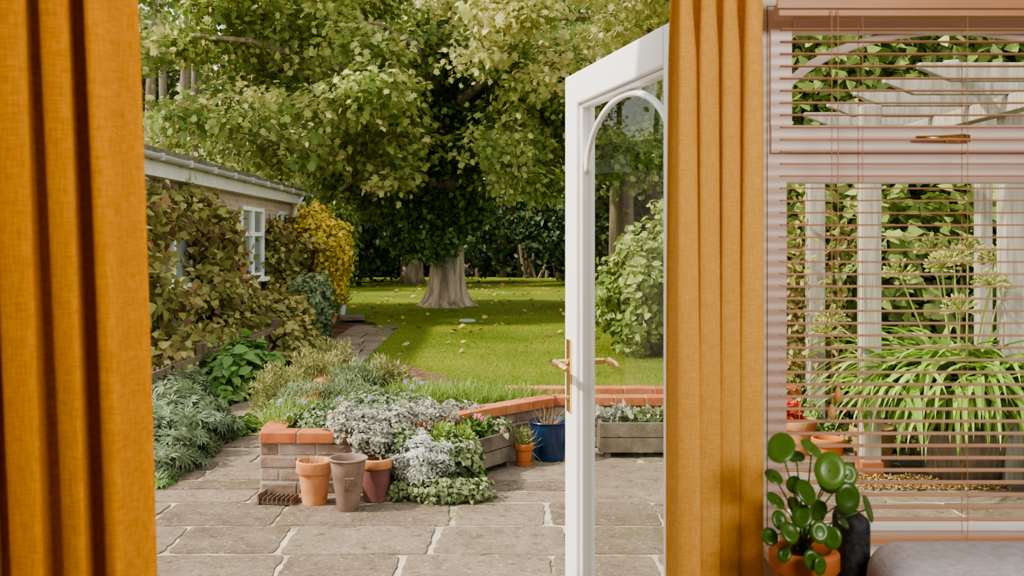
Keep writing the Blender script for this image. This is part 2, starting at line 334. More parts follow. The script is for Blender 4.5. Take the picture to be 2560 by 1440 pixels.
def stones(name,x0,x1,y0,y1,hr,wr,drift=0):
    b=MB(); y=y0
    while y<y1:
        h=min(random.uniform(*hr),y1-y+.001); 
        if h<.12: break
        x=x0-random.uniform(0,.3) if x1-x0>2 else x0
        while x<x1-.05:
            w=random.uniform(*wr)
            if x+w>x1-.12: w=x1-x
            parts=[(y,h)]
            if h>.5 and random.random()<.25: hh=h*random.uniform(.4,.6); parts=[(y,hh),(y+hh,h-hh)]
            for (py,ph) in parts:
                g=.013; j=lambda:random.uniform(-.016,.016)
                cs=[(x+g+j(),py+g+j()),(x+w-g+j(),py+g+j()),(x+w-g+j(),py+ph-g+j()),(x+g+j(),py+ph-g+j())]
                out=[]
                for i in range(4):
                    a=Vector(cs[i]);p=Vector(cs[i-1]);q=Vector(cs[(i+1)%4])
                    r=.03; d1=(p-a).normalized();d2=(q-a).normalized()
                    out.append(a+d1*r); out.append(a+d1*r*.25+d2*r*.25); out.append(a+d2*r)
                    nn=9
                    for k in range(1,nn):
                        t=k/nn; pt=(a+d2*r).lerp(q-d2*r,t); pt=pt+Vector((-d2.y,d2.x))*random.uniform(-.008,.006); out.append(pt)
                z=random.uniform(0,.006); m=len(out); dr=drift*(py-y0)
                cxm=sum(p.x for p in out)/m; cym=sum(p.y for p in out)/m
                vs=[(cxm+(p.x-cxm)*.985+dr,cym+(p.y-cym)*.985,z) for p in out]+[(p.x+dr,p.y,z-.007) for p in out]+[(p.x+dr,p.y,-.04) for p in out]
                fs=[tuple(range(m))]
                for L0 in (0,m):
                    for i in range(m): fs.append((L0+i,L0+i+m,L0+(i+1)%m+m,L0+(i+1)%m))
                b.add(vs,fs)
            x+=w
        y+=h
    return b.obj(name,[M['stone']])
pav=stones('patio_paving',-5,5.2,2.36,7.2,(.36,.58),(.42,.95))
flatpoly('mortar_bed',[(-5,2.3),(5.2,2.3),(5.2,7.2),(-5,7.2)],-.003,M['mortar'],.03,pav)
stones('garden_path',-2.5,-1.68,7.2,17.5,(.35,.6),(.38,.85),-.028)
# ---------------------------------------------------------------- raised bed
bed=empty('raised_brick_bed',(-.6,6.8,0))
wb=MB(); cb=MB(); mb=MB()
def wallrun(p0,p1,H=.30,th=.11,coph=.065,z0=0,coww=.15):
    p0=Vector(p0);p1=Vector(p1);d=p1-p0;Ln=d.length;d.normalize();ang=math.atan2(d.y,d.x)
    c=(p0+p1)/2
    mb.box((c.x,c.y,z0+H/2),(Ln,th-.012,H),ang)
    rows=round((H)/.075)
    for r in range(rows):
        x=-.11 if r%2 else 0
        while x<Ln-.01:
            a=max(x,0)+.006;e=min(x+.225,Ln)-.006
            if e-a>.03:
                m=p0+d*((a+e)/2); wb.box((m.x+random.uniform(-.003,.003),m.y+random.uniform(-.003,.003),z0+r*.075+.0375),(e-a,th,.063),ang)
            x+=.225
    x=0
    while x<Ln-.01:
        e=min(x+.225,Ln); m=p0+d*((x+e)/2); cb.box((m.x,m.y,z0+H+coph/2+.002),(e-x-.01,coww,coph),ang); x+=.225
    mb.box((c.x,c.y,z0+H+coph/2),(Ln-.004,coww-.014,coph-.008),ang)
wallrun((-1.49,5.93),(-.82,5.93)); wallrun((-.82,5.93),(-.23,6.73)); wallrun((-.23,6.73),(.29,7.25)); wallrun((.29,7.25),(2.0,7.25))
wallrun((-1.44,6.0),(-1.6,9.6)); wallrun((-.05,7.62),(2.2,7.62),.31)
wb.obj('bricks',[M['brick']],bed,bevel=.006); cb.obj('coping',[M['coping']],bed,bevel=.006); mb.obj('mortar',[M['bedmortar']],bed)
b=MB(); pts=[(-1.40,5.99),(-.85,5.99),(-.25,6.8),(.25,7.31),(1.95,7.31),(1.95,7.56),(-.1,7.56),(-.3,8.3),(-1.0,9.6),(-1.55,9.6)]
n=len(pts); b.add([(p[0],p[1],.29) for p in pts]+[(p[0],p[1],0) for p in pts],[tuple(range(n))]+[(i,i+n,(i+1)%n+n,(i+1)%n) for i in range(n)])
b.obj('bed_soil',[M['soil']],bed)
bp=bed
leafobj('rosemary_bushes',[
  shrub(at(790,960,8.4),(.28,.3,.26),4500,L['olive'],T_narrow,.06,0,.9),
  shrub(at(830,915,9.2),(.20,.2,.24),2200,L['olive'],T_narrow,.06,0,.9),
  shrub(at(960,965,8.3),(.22,.25,.22),3200,L['olive'],T_narrow,.06,0,.9),
  shrub(at(885,965,8.0),(.20,.25,.20),2600,L['greygreen'],T_narrow,.06,0,.9),
  shrub(at(690,990,7.9),(.18,.35,.24),2900,L['olive'],T_narrow,.055,0,.9,zmin=.02),
  shrub(at(745,1010,7.2),(.15,.35,.14),1800,L['greygreen'],T_narrow,.055,0,.9),
  shrub(at(850,1000,7.5),(.35,.25,.14),3000,L['greygreen'],T_narrow,.055,0,.8)],bp)
def tuft(cx,cy,rx,ry,n,h,z=.29,mat=None,w=T_blade):
    a=U(0,6.28,n);r=U(0,1,n)**.5
    P=np.stack([cx+rx*r*np.cos(a),cy+ry*r*np.sin(a),np.full(n,z)],1)
    T=np.stack([np.cos(a)*r*.6,np.sin(a)*r*.6,np.ones(n)],1)+RNG.normal(size=(n,3))*.35
    return (P,h*U(.4,1.15,n),w,rdir(n),T,mat or L['grass'],U(0,1,n))
wide=mk([(-.03,0,0),(.03,0,0),(.025,.55,.05),(-.025,.55,.05),(0,1,.22)],[(0,1,2,3),(3,2,4)])
leafobj('bed_grasses',[tuft(-.60,7.6,.35,.30,1500,.16,w=wide),tuft(-.15,7.45,.33,.20,1500,.15,w=wide),tuft(.15,7.45,.3,.1,450,.12,w=wide),
   tuft(-1.40,6.45,.17,.28,1700,.17,.3,w=wide),tuft(-1.15,6.4,.2,.2,700,.14,.3,w=wide)],bp)
leafobj('lavender_mounds',[
  shrub(at(880,1060,6.0),(.17,.2,.11),3000,L['silver2'],T_oval,.03,.4,.0),
  shrub(at(930,1095,5.85),(.15,.16,.10),2600,L['silver2'],T_oval,.028,.4,.0),
  shrub(at(980,1062,6.15),(.19,.22,.12),3600,L['silver2'],T_oval,.03,.4,.0),
  shrub(at(1060,1050,6.4),(.20,.22,.12),3600,L['silver2'],T_oval,.03,.4,.0),
  shrub(at(1135,1040,6.7),(.18,.2,.10),2600,L['silver2'],T_oval,.03,.4,.0),
  shrub(at(1000,1110,5.9),(.14,.12,.10),2000,L['greygreen'],T_oval,.03,.4,.0),
  shrub(at(800,1055,6.25),(.20,.2,.10),2200,L['greygreen'],T_oval,.035,.4,.0),
  shrub(at(950,1020,7.0),(.4,.35,.12),3500,L['greygreen'],T_oval,.035,.4,.0),
  shrub(at(730,1045,6.6),(.16,.35,.12),2200,L['greygreen'],T_oval,.035,.4,.0)],bp)
leafobj('silver_bush',[shrub(at(1050,1150,5.85),(.175,.15,.15),8000,L['silver'],T_oval,.022,.4,0,shell=.6)],bp)
leafobj('trailing_ivy',[
  shrub(at(1140,1150,6.0),(.17,.17,.15),2600,L['var'],T_ivy,.036,.3,-.5),
  shrub(at(1110,1225,5.75),(.28,.15,.08),2700,L['var'],T_ivy,.032,.3,-.5,zmin=.0),
  shrub(at(1000,1225,5.8),(.14,.12,.07),1000,L['var'],T_ivy,.032,.3,-.5,zmin=.0),
  shrub(at(1120,1100,6.15),(.16,.17,.08),1300,L['grass'],T_oval,.035,.3,.5),
  shrub(at(1175,1065,6.55),(.15,.15,.06),700,L['green'],T_oval,.04,.3,.5),
  shrub(at(1240,1070,6.6),(.13,.12,.06),500,L['var'],T_ivy,.04,.3,-.5),
  shrub(at(1185,1190,6.0),(.08,.1,.08),500,L['green'],T_ivy,.036,.3,-.5)],bp)
fs=[]
for (px,py,D,mt,sz) in [(905,1012,6.2,'purple',.032),(880,1005,6.2,'purple',.032),(925,992,6.3,'purple',.03),(860,1025,6.1,'purple',.028),(845,995,6.2,'purple',.028),(1015,950,7.2,'purple',.03),(1040,945,7.2,'purple',.03),(1055,955,7.1,'purple',.03),(1030,962,7.1,'purple',.028),(760,1000,6.2,'purple',.028),(700,1002,6.3,'purple',.028),(1195,1035,6.5,'pink',.045),(1210,1043,6.4,'pink',.035),(1255,1075,6.4,'pink',.025),(835,1035,6.0,'pink',.02)]:
    n=30; d=rdir(n); d[:,2]=np.abs(d[:,2])*.4; fs.append((np.tile(at(px,py,D),(n,1))+rdir(n)*.006,np.full(n,sz),T_narrow,d+np.array([0,0,1]),d,L[mt],U(0,1,n)))
leafobj('daisies_and_pinks',fs,bp)
# wooden trough
b=MB(); p0=Vector((.013,6.6)); d=Vector((.2,.3)).normalized(); nrmv=Vector((-d.y,d.x)); ang=math.atan2(d.y,d.x)
def tr(a,o): q=p0-d*a+nrmv*o; return q
for k in range(2):
    for o in (.012,.218):
        q=tr(.35,o); b.box((q.x,q.y,.045+.048+k*.1),(.7,.022,.094),ang)
for a in (.011,.689):
    for k in range(2):
        q=tr(a,.115); b.box((q.x,q.y,.045+.048+k*.1),(.022,.186,.094),ang)
for a in (.04,.66):
    for o in (.035,.195): q=tr(a,o); b.box((q.x,q.y,.1),(.035,.035,.2),ang)
q=tr(.35,.115); b.box((q.x,q.y,.2),(.655,.185,.02),ang,mi=1)
b.obj('wooden_trough_planter',[M['greywood'],M['soil']],bevel=.003)
# ---------------------------------------------------------------- pots
def pot(name,c,rt,rb,h,mat,rim=.25,rimmat=None,rimw=.008,saucer=False,smooth_rim=False,soild=.04):
    b=MB(); rh=h*rim if not smooth_rim else .015
    rim_r=rt; rin=rt-rimw
    zt=h-rh; r_under=rb+(rin-rb)*(zt/h)
    b.lathe([(0.001,0),(rb*.92,0),(rb,.006),(r_under,zt-.002)],c,mi=0,rnd=.4)
    if not smooth_rim:
        b.lathe([(r_under,zt-.002),(rim_r-.004,zt),(rim_r,zt+.006),(rim_r,h-.006),(rim_r-.005,h),(rin-.006,h),(rin-.01,h-.006),(rb+(rin-rb)*.8-.01,h-soild-.01)],c,mi=1,rnd=.6)
    else:
        b.lathe([(r_under,zt-.002),(rim_r-.002,h-.012),(rim_r+.003,h-.005),(rim_r,h),(rin-.004,h),(rin-.012,h-.02),(rb+(rin-rb)*.8-.01,h-soild-.01)],c,mi=1,rnd=.6)
    b.lathe([(0.001,h-soild),(rin-.012,h-soild)],c,mi=2)
    if saucer: b.lathe([(0.001,.001),(rb*1.15,.001),(rb*1.35,.03),(rb*1.3,.03),(rb*1.05,.012)],c,mi=0)
    return b.obj(name,[mat,rimmat or mat,M['soil']],smooth=False) 
def smooth(o,ang=.6):
    me=o.data; me.polygons.foreach_set('use_smooth',[True]*len(me.polygons))
    try:
        with bpy.context.temp_override(object=o,active_object=o,selected_objects=[o],selected_editable_objects=[o]): bpy.ops.object.shade_smooth_by_angle(angle=ang)
    except Exception as e: pass
p1=at(783,1266,5.62); smooth(pot('terracotta_pot',(p1[0],5.66,0),.105,.068,.25,M['terra'],.27))
p2=at(867,1281,5.48); smooth(pot('tall_clay_pot',(p2[0],5.52,0),.109,.058,.295,M['browpot'],smooth_rim=True))
p3=at(936,1258,5.72); smooth(pot('plum_glazed_pot',(p3[0]+.005,5.745,0),.095,.072,.245,M['purppot'],.22,M['terra']))
b=MB(); yy=5.52-.083
RR=Matrix.Rotation(.15,3,'Z')@Matrix.Rotation(.17,3,'X')
b.box((p2[0]+.02,yy-.001,.165),(.062,.008,.075),0,rot=RR)
b.box((p2[0]+.02,yy-.005,.165),(.05,.006,.062),0,mi=1,rot=RR)
b.box((p2[0]+.02,yy-.008,.165),(.02,.004,.04),0,mi=0,rot=RR)
pl=b.obj('stamped_plaque',[M['browpot'],M['iron']],bevel=.002); pl.parent=bpy.data.objects['tall_clay_pot']
leafobj('dried_stems',[tuft(p1[0],5.66,.05,.05,40,.09,.21,L['dead'])],bpy.data.objects['terracotta_pot'])
leafobj('dried_stems_plum',[tuft(p3[0],5.75,.05,.05,30,.07,.2,L['dead'])],bpy.data.objects['plum_glazed_pot'])
b=MB(); c=at(697,1262,5.65)
b.box((c[0],5.68,.012),(.2,.12,.014),-.15)
for k in range(7): b.box((c[0]-.075+k*.027,5.68-k*.004,.03),(.006,.12,.03),-.15)
b.box((c[0]-.02,5.76,.05),(.2,.015,.07),-.15,mi=0); b.box((c[0]-.103,5.69,.035),(.012,.13,.06),-.15)
b.obj('boot_scraper',[M['iron']],bevel=.002)
bc=at(1372,1160,6.66); smooth(pot('blue_glazed_pot',(bc[0]+.01,6.80,0),.145,.10,.27,M['bluepot'],smooth_rim=True,rimmat=M['bluepot']))
leafobj('dry_twigs',[tuft(bc[0],6.80,.08,.08,60,.16,.22,L['dead'])],bpy.data.objects['blue_glazed_pot'])
sc=at(1306,1170,6.55); smooth(pot('small_terracotta_pot',(sc[0]+.01,6.62,0),.068,.045,.15,M['terra2'],.27,saucer=True))
leafobj('pot_herb',[tuft(sc[0]+.01,6.62,.04,.04,150,.14,.12,L['olive']),shrub((sc[0],6.62,.2),(.06,.05,.06),250,L['olive'],T_narrow,.03,0,.8)],bpy.data.objects['small_terracotta_pot'])
b=MB()
for k in range(2): b.bx(.6,1.85,6.83,6.855,.04+k*.105,.14+k*.105); b.bx(.6,1.85,7.10,7.125,.04+k*.105,.14+k*.105)
for x in (.6,1.825): 
    for k in range(2): b.bx(x,x+.025,6.857,7.098,.04+k*.105,.14+k*.105)
for x in (.64,1.79): b.bx(x,x+.04,6.86,6.9,0,.2); b.bx(x,x+.04,7.05,7.095,0,.2)
b.bx(.63,1.82,6.86,7.09,.2,.215,mi=1)
b.obj('wooden_planter_box',[M['greywood'],M['soil']],bevel=.003)
leafobj('planter_box_plants',[shrub((1.2,7.0,.25),(.55,.1,.06),1500,L['var'],T_ivy,.04,.3,.3),shrub((.75,7.05,.25),(.2,.1,.08),500,L['silver2'],T_ivy,.04,.3,.3)],bpy.data.objects['wooden_planter_box'])
# ---------------------------------------------------------------- left border planting
def wallX(Y): return -3.52-.03*Y
leafobj('hellebore_border',[
  shrub(at(440,1090,7.2),(.36,.7,.25),3000,L['hell'],T_palm,.085,.6,0,.6,shell=.5,zmin=0),
  shrub(at(410,1150,6.6),(.28,.5,.19),1700,L['hell'],T_palm,.085,.6,0,.6,shell=.5,zmin=0),
  shrub(at(400,1020,8.4),(.45,.7,.28),1700,L['hell'],T_palm,.09,.6,0,.6,shell=.5,zmin=0),
  shrub(at(590,1075,7.8),(.2,.35,.06),400,L['green'],T_oval,.08,.6,0,.4,zmin=0),
  shrub(at(390,1215,6.1),(.12,.2,.05),250,L['green'],T_oval,.05,.6,0,.4,zmin=0)])
leafobj('hydrangea_shrub',[shrub(at(600,945,9.8),(.34,.5,.34),1300,L['green'],T_oval,.16,.6,-.2,.4,shell=.6),
  shrub(at(560,1010,9.3),(.25,.3,.16),450,L['green'],T_oval,.14,.6,-.2,.4,shell=.6)])
n=6000; gy=U(6.0,16,n); gx=-2.65-.028*(gy-7.2)-U(0,1,n)*.9
leafobj('border_leaf_litter',[(np.stack([gx,gy,np.full(n,-.03)+U(0,.04,n)],1),U(.03,.07,n),T_oval,RNG.normal(size=(n,3))*.4+np.array([0,0,1]),None,L['dead'],U(0,1,n))])
# ---------------------------------------------------------------- building
bl=empty('garden_outbuilding',(-3.52,0,0)); bl.rotation_euler=(0,0,.03)
def bobj(b,name,mats,bevel=0):
    o=b.obj(name,mats,None,bevel=bevel); o.parent=bl; return o
Y0,Y1=8.6,18.5
b=MB(); b.bx(-3.5,0,Y0,Y1,-.05,2.2); bobj(b,'brickwork',[M['bbrick']])
b=MB(); b.add([(.22,Y0-.2,2.44),(.22,Y1+.2,2.44),(-3.7,Y1+.2,2.9),(-3.7,Y0-.2,2.9),(.22,Y0-.2,2.36),(.22,Y1+.2,2.36),(-3.7,Y1+.2,2.36),(-3.7,Y0-.2,2.36)],[(0,1,2,3),(7,6,5,4),(0,4,5,1),(1,5,6,2),(2,6,7,3),(3,7,4,0)])
bobj(b,'roof',[M['roof']])
b=MB(); b.bx(0.002,.16,Y0-.1,Y1+.1,2.16,2.36); bobj(b,'fascia_and_soffit',[M['fascia']])
b=MB(); pf=[(.055*math.cos(t),.055*math.sin(t)) for t in np.linspace(math.pi,2*math.pi,9)]
vs=[];fs=[]
for j,yy in enumerate((Y0-.2,Y1+.2)):
    for (a,c) in pf: vs.append((.225+a,yy,2.37+c))
    for (a,c) in pf[::-1]: vs.append((.225+a*.88,yy,2.37+c*.88))
m_=len(pf)*2
for i in range(m_): fs.append((i,(i+1)%m_,(i+1)%m_+m_,i+m_))
fs.append(tuple(range(m_))); b.add(vs,fs)
for yy in np.arange(Y0+.5,Y1,1.0): b.bx(.165,.29,yy,yy+.04,2.31,2.385)
bobj(b,'gutter',[M['gutter']])
def bwin(b,ya,yb,za,zb,nm=2):
    b.bx(.0,.05,ya,yb,za,za+.07);b.bx(.0,.05,ya,yb,zb-.06,zb);b.bx(0,.05,ya,ya+.07,za,zb);b.bx(0,.05,yb-.07,yb,za,zb)
    for k in range(1,nm): yy=ya+(yb-ya)*k/nm; b.bx(0,.052,yy-.04,yy+.04,za+.01,zb-.01)
    zz=za+(zb-za)*.62; b.bx(0,.051,ya+.01,yb-.01,zz-.03,zz+.03)
    b.bx(0.0,.02,ya+.02,yb-.02,za+.02,zb-.02,mi=1); b.bx(0,.14,ya-.08,yb+.08,za-.06,za)
b=MB(); bwin(b,14.4,15.9,.92,2.0); bwin(b,10.5,12.0,1.0,1.9); bwin(b,17.0,17.8,.95,2.0)
b.bx(0,.09,14.4,14.55,0,.86); b.bx(0,.03,14.56,15.2,.05,.85,mi=1)
b.tube([(.22,18.3,2.3),(.1,18.3,2.1),(.06,18.3,1.9),(.06,18.3,0)],.035,10)
bobj(b,'casement_windows',[M['white'],M['dglass']])
cs=[]
def cw(Y,z,ry,rz,rx=.10,dx=.10): cs.append((wallX(Y)+dx,Y,z,rx,ry,rz))
for (a,e,top) in [(8.6,9.9,2.0),(11.8,13.5,1.95),(16.0,18.3,1.85)]:
    for Y in np.arange(a+.2,e,.32):
        tz=top-random.uniform(0,.4)
        for z in np.arange(.8,tz,.28): cw(Y+random.uniform(-.1,.1),z,.24,.22)
for Y in (10.4,11.2,11.8): cw(Y,.82,.25,.1)
for Y in (9.9,10.2,10.5,10.8): cw(Y,random.uniform(1.6,1.85),.25,.2)
cw(11.5,1.95,.3,.07)
for Y in np.arange(8.8,18.0,.42):
    hgt=random.uniform(.35,.62); cs.append((wallX(Y)+.42+random.uniform(-.1,.1),Y,hgt*.7,.32,.38,hgt*.5))
cs+= [(wallX(9.2)+.45,9.2,1.0,.25,.4,.3),(wallX(12.2)+.35,12.2,.8,.25,.4,.35),(wallX(13)+.35,13,.75,.25,.4,.3),(wallX(16.4)+.4,16.4,1.0,.3,.5,.45),(wallX(16.9)+.4,16.9,1.2,.3,.5,.4)]
cl=leafobj('climbing_hydrangea',[clumps(cs,L['climb'],T_ivy,.105,12,27,.24,.35,.6,.5)])
b=MB()
for k in range(26):
    Y=random.choice([random.uniform(8.8,9.7),random.uniform(12,13.1),random.uniform(16,18)]); x=wallX(Y)+.06; pts=[(x,Y,0)]
    yy=Y
    for j in range(6): yy+=random.uniform(-.12,.12); pts.append((x+random.uniform(0,.08),yy,(j+1)*.32))
    b.tube(pts,[.018-.002*j for j in range(7)],5)
b.obj('climber_stems',[M['darkbark']],cl,smooth=True)
leafobj('golden_privet',[shrub(at(820,620,17.4),(.40,.5,.60),2800,L['gold'],T_oval,.10,.3,-.2,.6),
   shrub(at(830,700,17.6),(.26,.4,.5),1300,L['gold'],T_oval,.10,.3,-.2,.6), shrub(at(780,570,17.4),(.28,.4,.42),1400,L['gold'],T_oval,.10,.3,-.2,.6),
   shrub(at(850,600,18.9),(.32,.5,.9),2200,L['hedge'],T_oval,.10,.3,0,.6)])
leafobj('ceanothus_bush',[shrub(at(780,775,14.8),(.34,.6,.55),3600,L['greygreen'],T_oval,.085,.3,0,.6),shrub(at(700,815,13.6),(.42,.6,.48),3400,L['climb'],T_ivy,.10,.3,0,.6),
   shrub(at(735,865,12.8),(.33,.6,.35),2300,L['climb'],T_ivy,.10,.3,0,.6)])
b=MB()
for Y in np.arange(8.2,12.6,.12): b.bx(-3.02,-3.0,Y,Y+.03,-.03,.42)
for z in (.08,.34): b.bx(-3.0,-2.975,8.1,12.7,z,z+.06)
for Y in (8.1,9.6,11.1,12.6): b.bx(-3.05,-2.96,Y,Y+.08,-.04,.5)
b.obj('low_picket_fence',[M['fence']],bevel=.003)
q=at(850,790,19.5); smooth(pot('pale_bucket_planter',(q[0],19.5,0),.13,.09,.24,M['palepot'],smooth_rim=True))
leafobj('bucket_plant',[shrub((q[0],19.5,.36),(.16,.16,.2),500,L['olive'],T_narrow,.1,0,.8)],bpy.data.objects['pale_bucket_planter'])
q=at(815,810,17.6); smooth(pot('terracotta_bowl',(q[0],17.7,0),.2,.13,.2,M['terra'],.2))
leafobj('bowl_plant',[shrub((q[0],17.7,.3),(.2,.2,.2),700,L['green'],T_oval,.08,0,.3)],bpy.data.objects['terracotta_bowl'])
b=MB(); q=at(1168,803,18.4); b.lathe([(0.001,.03),(.13,.03),(.15,.02),(.15,-.01)],(q[0],18.4,0),24); b.obj('drain_cover',[M['gutter']])
b=MB(); q=at(880,797,18.9); b.box((q[0],18.9,.03),(.45,.6,.07),.2); b.obj('stepping_slab',[M['stone']],bevel=.01)
# ---------------------------------------------------------------- sycamore
TX,TY=-1.5,22.6
syc=empty('sycamore_tree',(TX,TY,0))
vs=[];fs=[];seg=48;hs=[-.05,.0,.06,.12,.2,.32,.5,.75,1.0,1.3,1.7,2.3,3.2,4.5,6,8,10]
for h in hs:
    base=.34 if h<3 else .34-.02*(h-3)
    for k in range(seg):
        th=2*math.pi*k/seg
        fl=.15*math.exp(-h/.2)*(1+.9*max(0,math.sin(5*th+.6)))+.09*math.exp(-h/.8)*(1+.5*math.sin(3*th))
        r=base*(1+.05*math.sin(7*th+h)+.04*math.sin(3*th+.5*h))+fl
        vs.append((TX+r*math.cos(th)+.02*h,TY+r*math.sin(th),h))
for i in range(len(hs)-1):
    for k in range(seg): k2=(k+1)%seg; fs.append((i*seg+k,i*seg+k2,(i+1)*seg+k2,(i+1)*seg+k))
b=MB(); b.add(vs,fs)
def limb(b,p,q,r0,r1,sag=.5,n=7,seg=8):
    p=Vector(p);q=Vector(q);pts=[];rs=[]
    for i in range(n):
        t=i/(n-1); x=p.lerp(q,t)+Vector((random.uniform(-.08,.08),random.uniform(-.08,.08),sag*math.sin(t*math.pi)+random.uniform(-.06,.06))); pts.append(x); rs.append(r0+(r1-r0)*t)
    b.tube(pts,rs,seg)
for (a,q,r0) in [((TX,TY,3.2),at(640,250,18.5),.16),((TX,TY,4.0),at(480,90,17.5),.17),((TX,TY,3.4),at(800,330,18),.13),((TX,TY,4.6),at(900,60,18),.16),
    ((TX,TY,4.2),at(1350,200,19),.15),((TX,TY,5.2),at(1500,40,18),.16),((TX,TY,3.0),at(1380,430,22),.11),((TX,TY,2.6),at(860,470,20),.10),((TX,TY,5),at(420,-100,19),.14),((TX,TY,6),at(1200,-200,18),.14)]:
    limb(b,a,q,r0,.03)
b.obj('trunk_and_limbs',[M['bark']],syc,smooth=True)
def low(x):
    return np.interp(x,[200,340,480,620,760,880,980,1100,1200,1300,1420,1660,1800],[230,280,370,430,490,540,560,500,470,500,460,420,400])
cs=[];csy=[]
for gx_ in np.arange(150,1330,88):
    for gy_ in np.arange(-190,620,78):
        x=gx_+random.uniform(-30,30);y=gy_+random.uniform(-26,26)
        lo_=low(x)
        if y>lo_-55: continue
        if 1050<x<1230 and y>130: continue
        D=random.uniform(17.2,21.5)-1.0*max(0,(900-x)/600)+ (1.2 if x>1000 else 0)
        if x<500 and random.random()<.5: continue
        R=random.uniform(.42,.68)
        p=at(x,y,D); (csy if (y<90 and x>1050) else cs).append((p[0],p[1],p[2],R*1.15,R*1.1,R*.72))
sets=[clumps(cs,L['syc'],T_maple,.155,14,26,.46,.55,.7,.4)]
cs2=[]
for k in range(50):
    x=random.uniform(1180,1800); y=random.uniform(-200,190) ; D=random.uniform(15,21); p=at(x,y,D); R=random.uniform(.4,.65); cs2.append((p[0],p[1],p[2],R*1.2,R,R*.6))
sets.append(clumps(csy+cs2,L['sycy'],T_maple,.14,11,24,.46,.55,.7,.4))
cs3=[]
for k in range(70):
    x=random.uniform(1200,1700); y=random.uniform(100,low(x)-30); D=random.uniform(21,26); p=at(x,y,D); R=random.uniform(.6,.9); cs3.append((p[0],p[1],p[2],R*1.2,R,R*.6))
for k in range(20):
    x=random.uniform(820,1040); y=random.uniform(250,520); D=random.uniform(21,24); p=at(x,y,D); R=random.uniform(.6,.8); cs3.append((p[0],p[1],p[2],R*1.2,R,R*.6))
sets.append(clumps(cs3,L['hedge'],T_maple,.15,14,24,.46,.5,.6,.3))
leafobj('canopy',sets,syc)
iv=[]
for z in np.arange(2.0,6.4,.26):
    for k in range(3):
        a=random.uniform(0,6.28); r=.42+random.uniform(0,.24)
        iv.append((TX+.02*z+r*math.cos(a),TY-.2+r*math.sin(a)*.8,z,.32,.32,.34))
for (px,py) in [(1010,570),(1035,590),(1060,605),(1010,540),(1060,560),(1100,600),(1125,600),(995,590),(1085,590),(1180,540),(1180,490),(1040,500),(1075,625),(1160,560),(1035,615)]:
    p=at(px,py,22.0); iv.append((*p,.26,.24,.22))
leafobj('ivy',[clumps(iv,L['ivy'],T_ivy,.13,13,28,.30,.2,.7,.5)],syc)
# ---------------------------------------------------------------- unseen trees beyond the outbuilding, added to cast shadow bands on the lawn
shade_trees=empty('unseen_shade_tree',(-8.6,19,0)); cs=[]
for k in range(30):
    cs.append((random.uniform(-10.5,-7.9),random.uniform(17.8,21.5),random.uniform(4.0,8.5),.8,.8,.6))
leafobj('shade_tree_foliage',[clumps(cs,L['woodl'],T_oval,.17,18,26,.55,.4,.5,.3)],shade_trees)
b=MB()
for y in (18.5,20.6): b.tube([(-8.9,y,-.05),(-8.95,y,2),(-9.0,y+.1,5),(-9.1,y,8)],[.2,.16,.12,.04],10)
b.obj('shade_tree_trunks',[M['bark2']],shade_trees,smooth=True)
# ---------------------------------------------------------------- woodland backdrop
wd=empty('woodland',(0,42,0))
b=MB()
for k in range(46):
    x=random.uniform(-32,26);y=random.uniform(42,60); lean=random.uniform(-1,1)
    b.tube([(x,y,-.1),(x+lean*.3,y,4),(x+lean,y,9),(x+lean*1.6,y,15)],[random.uniform(.15,.35),.2,.15,.06],8)
for (px,D,lean) in [(1540,30,1.5),(1490,34,-.8),(1565,26,.4),(1640,33,-.5),(1405,38,.3),(450,34,.3),(415,38,-.2),(370,32,.2),(1255,40,.3),(1325,40,.1)]:
    x=(px-1280)/F*D; b.tube([(x,D,-.1),(x,D,3),(x+lean*.4,D,6),(x+lean,D,10),(x+lean*1.7,D,14)],[.24,.19,.17,.13,.06],8)
b.obj('trunks',[M['bark2']],wd,smooth=True)
b=MB(); p=at(1030,700,35); b.tube([(p[0],35,-.05),(p[0],35,.3),(p[0],35,3),(p[0]+.3,35,9),(p[0]+.5,35,14)],[.52,.40,.36,.28,.15],16); b.obj('beech_trunk',[M['bark']],wd,smooth=True)
cs=[]; 
for k in range(330):
    x=random.uniform(-30,27); y=random.uniform(44,58); z=random.uniform(1.5,17)
    if -20<x<-13 and z>6 and random.random()<.85: continue
    cs.append((x,y,z,2.0,1.8,1.3))
cs2=[]
for k in range(90):
    x=random.uniform(-22,-4); y=random.uniform(27,37); z=random.uniform(.5,5.0+max(0,(-x-10))*.05)
    if x>-7 and z<3: continue
    cs2.append((x,y,z,1.1,1.0,.8))
cs4=[]
for k in range(110):
    x=random.uniform(1.0,14); y=random.uniform(27,40); z=random.uniform(3.5,13); cs4.append((x,y,z,1.2,1.1,.8))
leafobj('far_foliage',[clumps(cs,L['wood'],T_oval,.42,22,26,1.1,.3,.3,.3),clumps(cs2,L['woodl'],T_oval,.24,20,26,.7,.3,.3,.3),clumps(cs4,L['wood'],T_oval,.26,18,26,.8,.3,.3,.3)],wd)
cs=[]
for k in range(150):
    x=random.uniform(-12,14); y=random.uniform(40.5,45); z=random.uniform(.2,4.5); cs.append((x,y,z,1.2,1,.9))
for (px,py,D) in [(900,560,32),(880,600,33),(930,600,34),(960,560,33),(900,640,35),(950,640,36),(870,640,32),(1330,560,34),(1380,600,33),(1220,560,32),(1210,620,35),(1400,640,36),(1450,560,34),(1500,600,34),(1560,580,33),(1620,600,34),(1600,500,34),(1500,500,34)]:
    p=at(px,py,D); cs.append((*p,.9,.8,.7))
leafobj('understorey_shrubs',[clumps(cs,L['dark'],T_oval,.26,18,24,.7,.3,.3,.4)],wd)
b=MB()
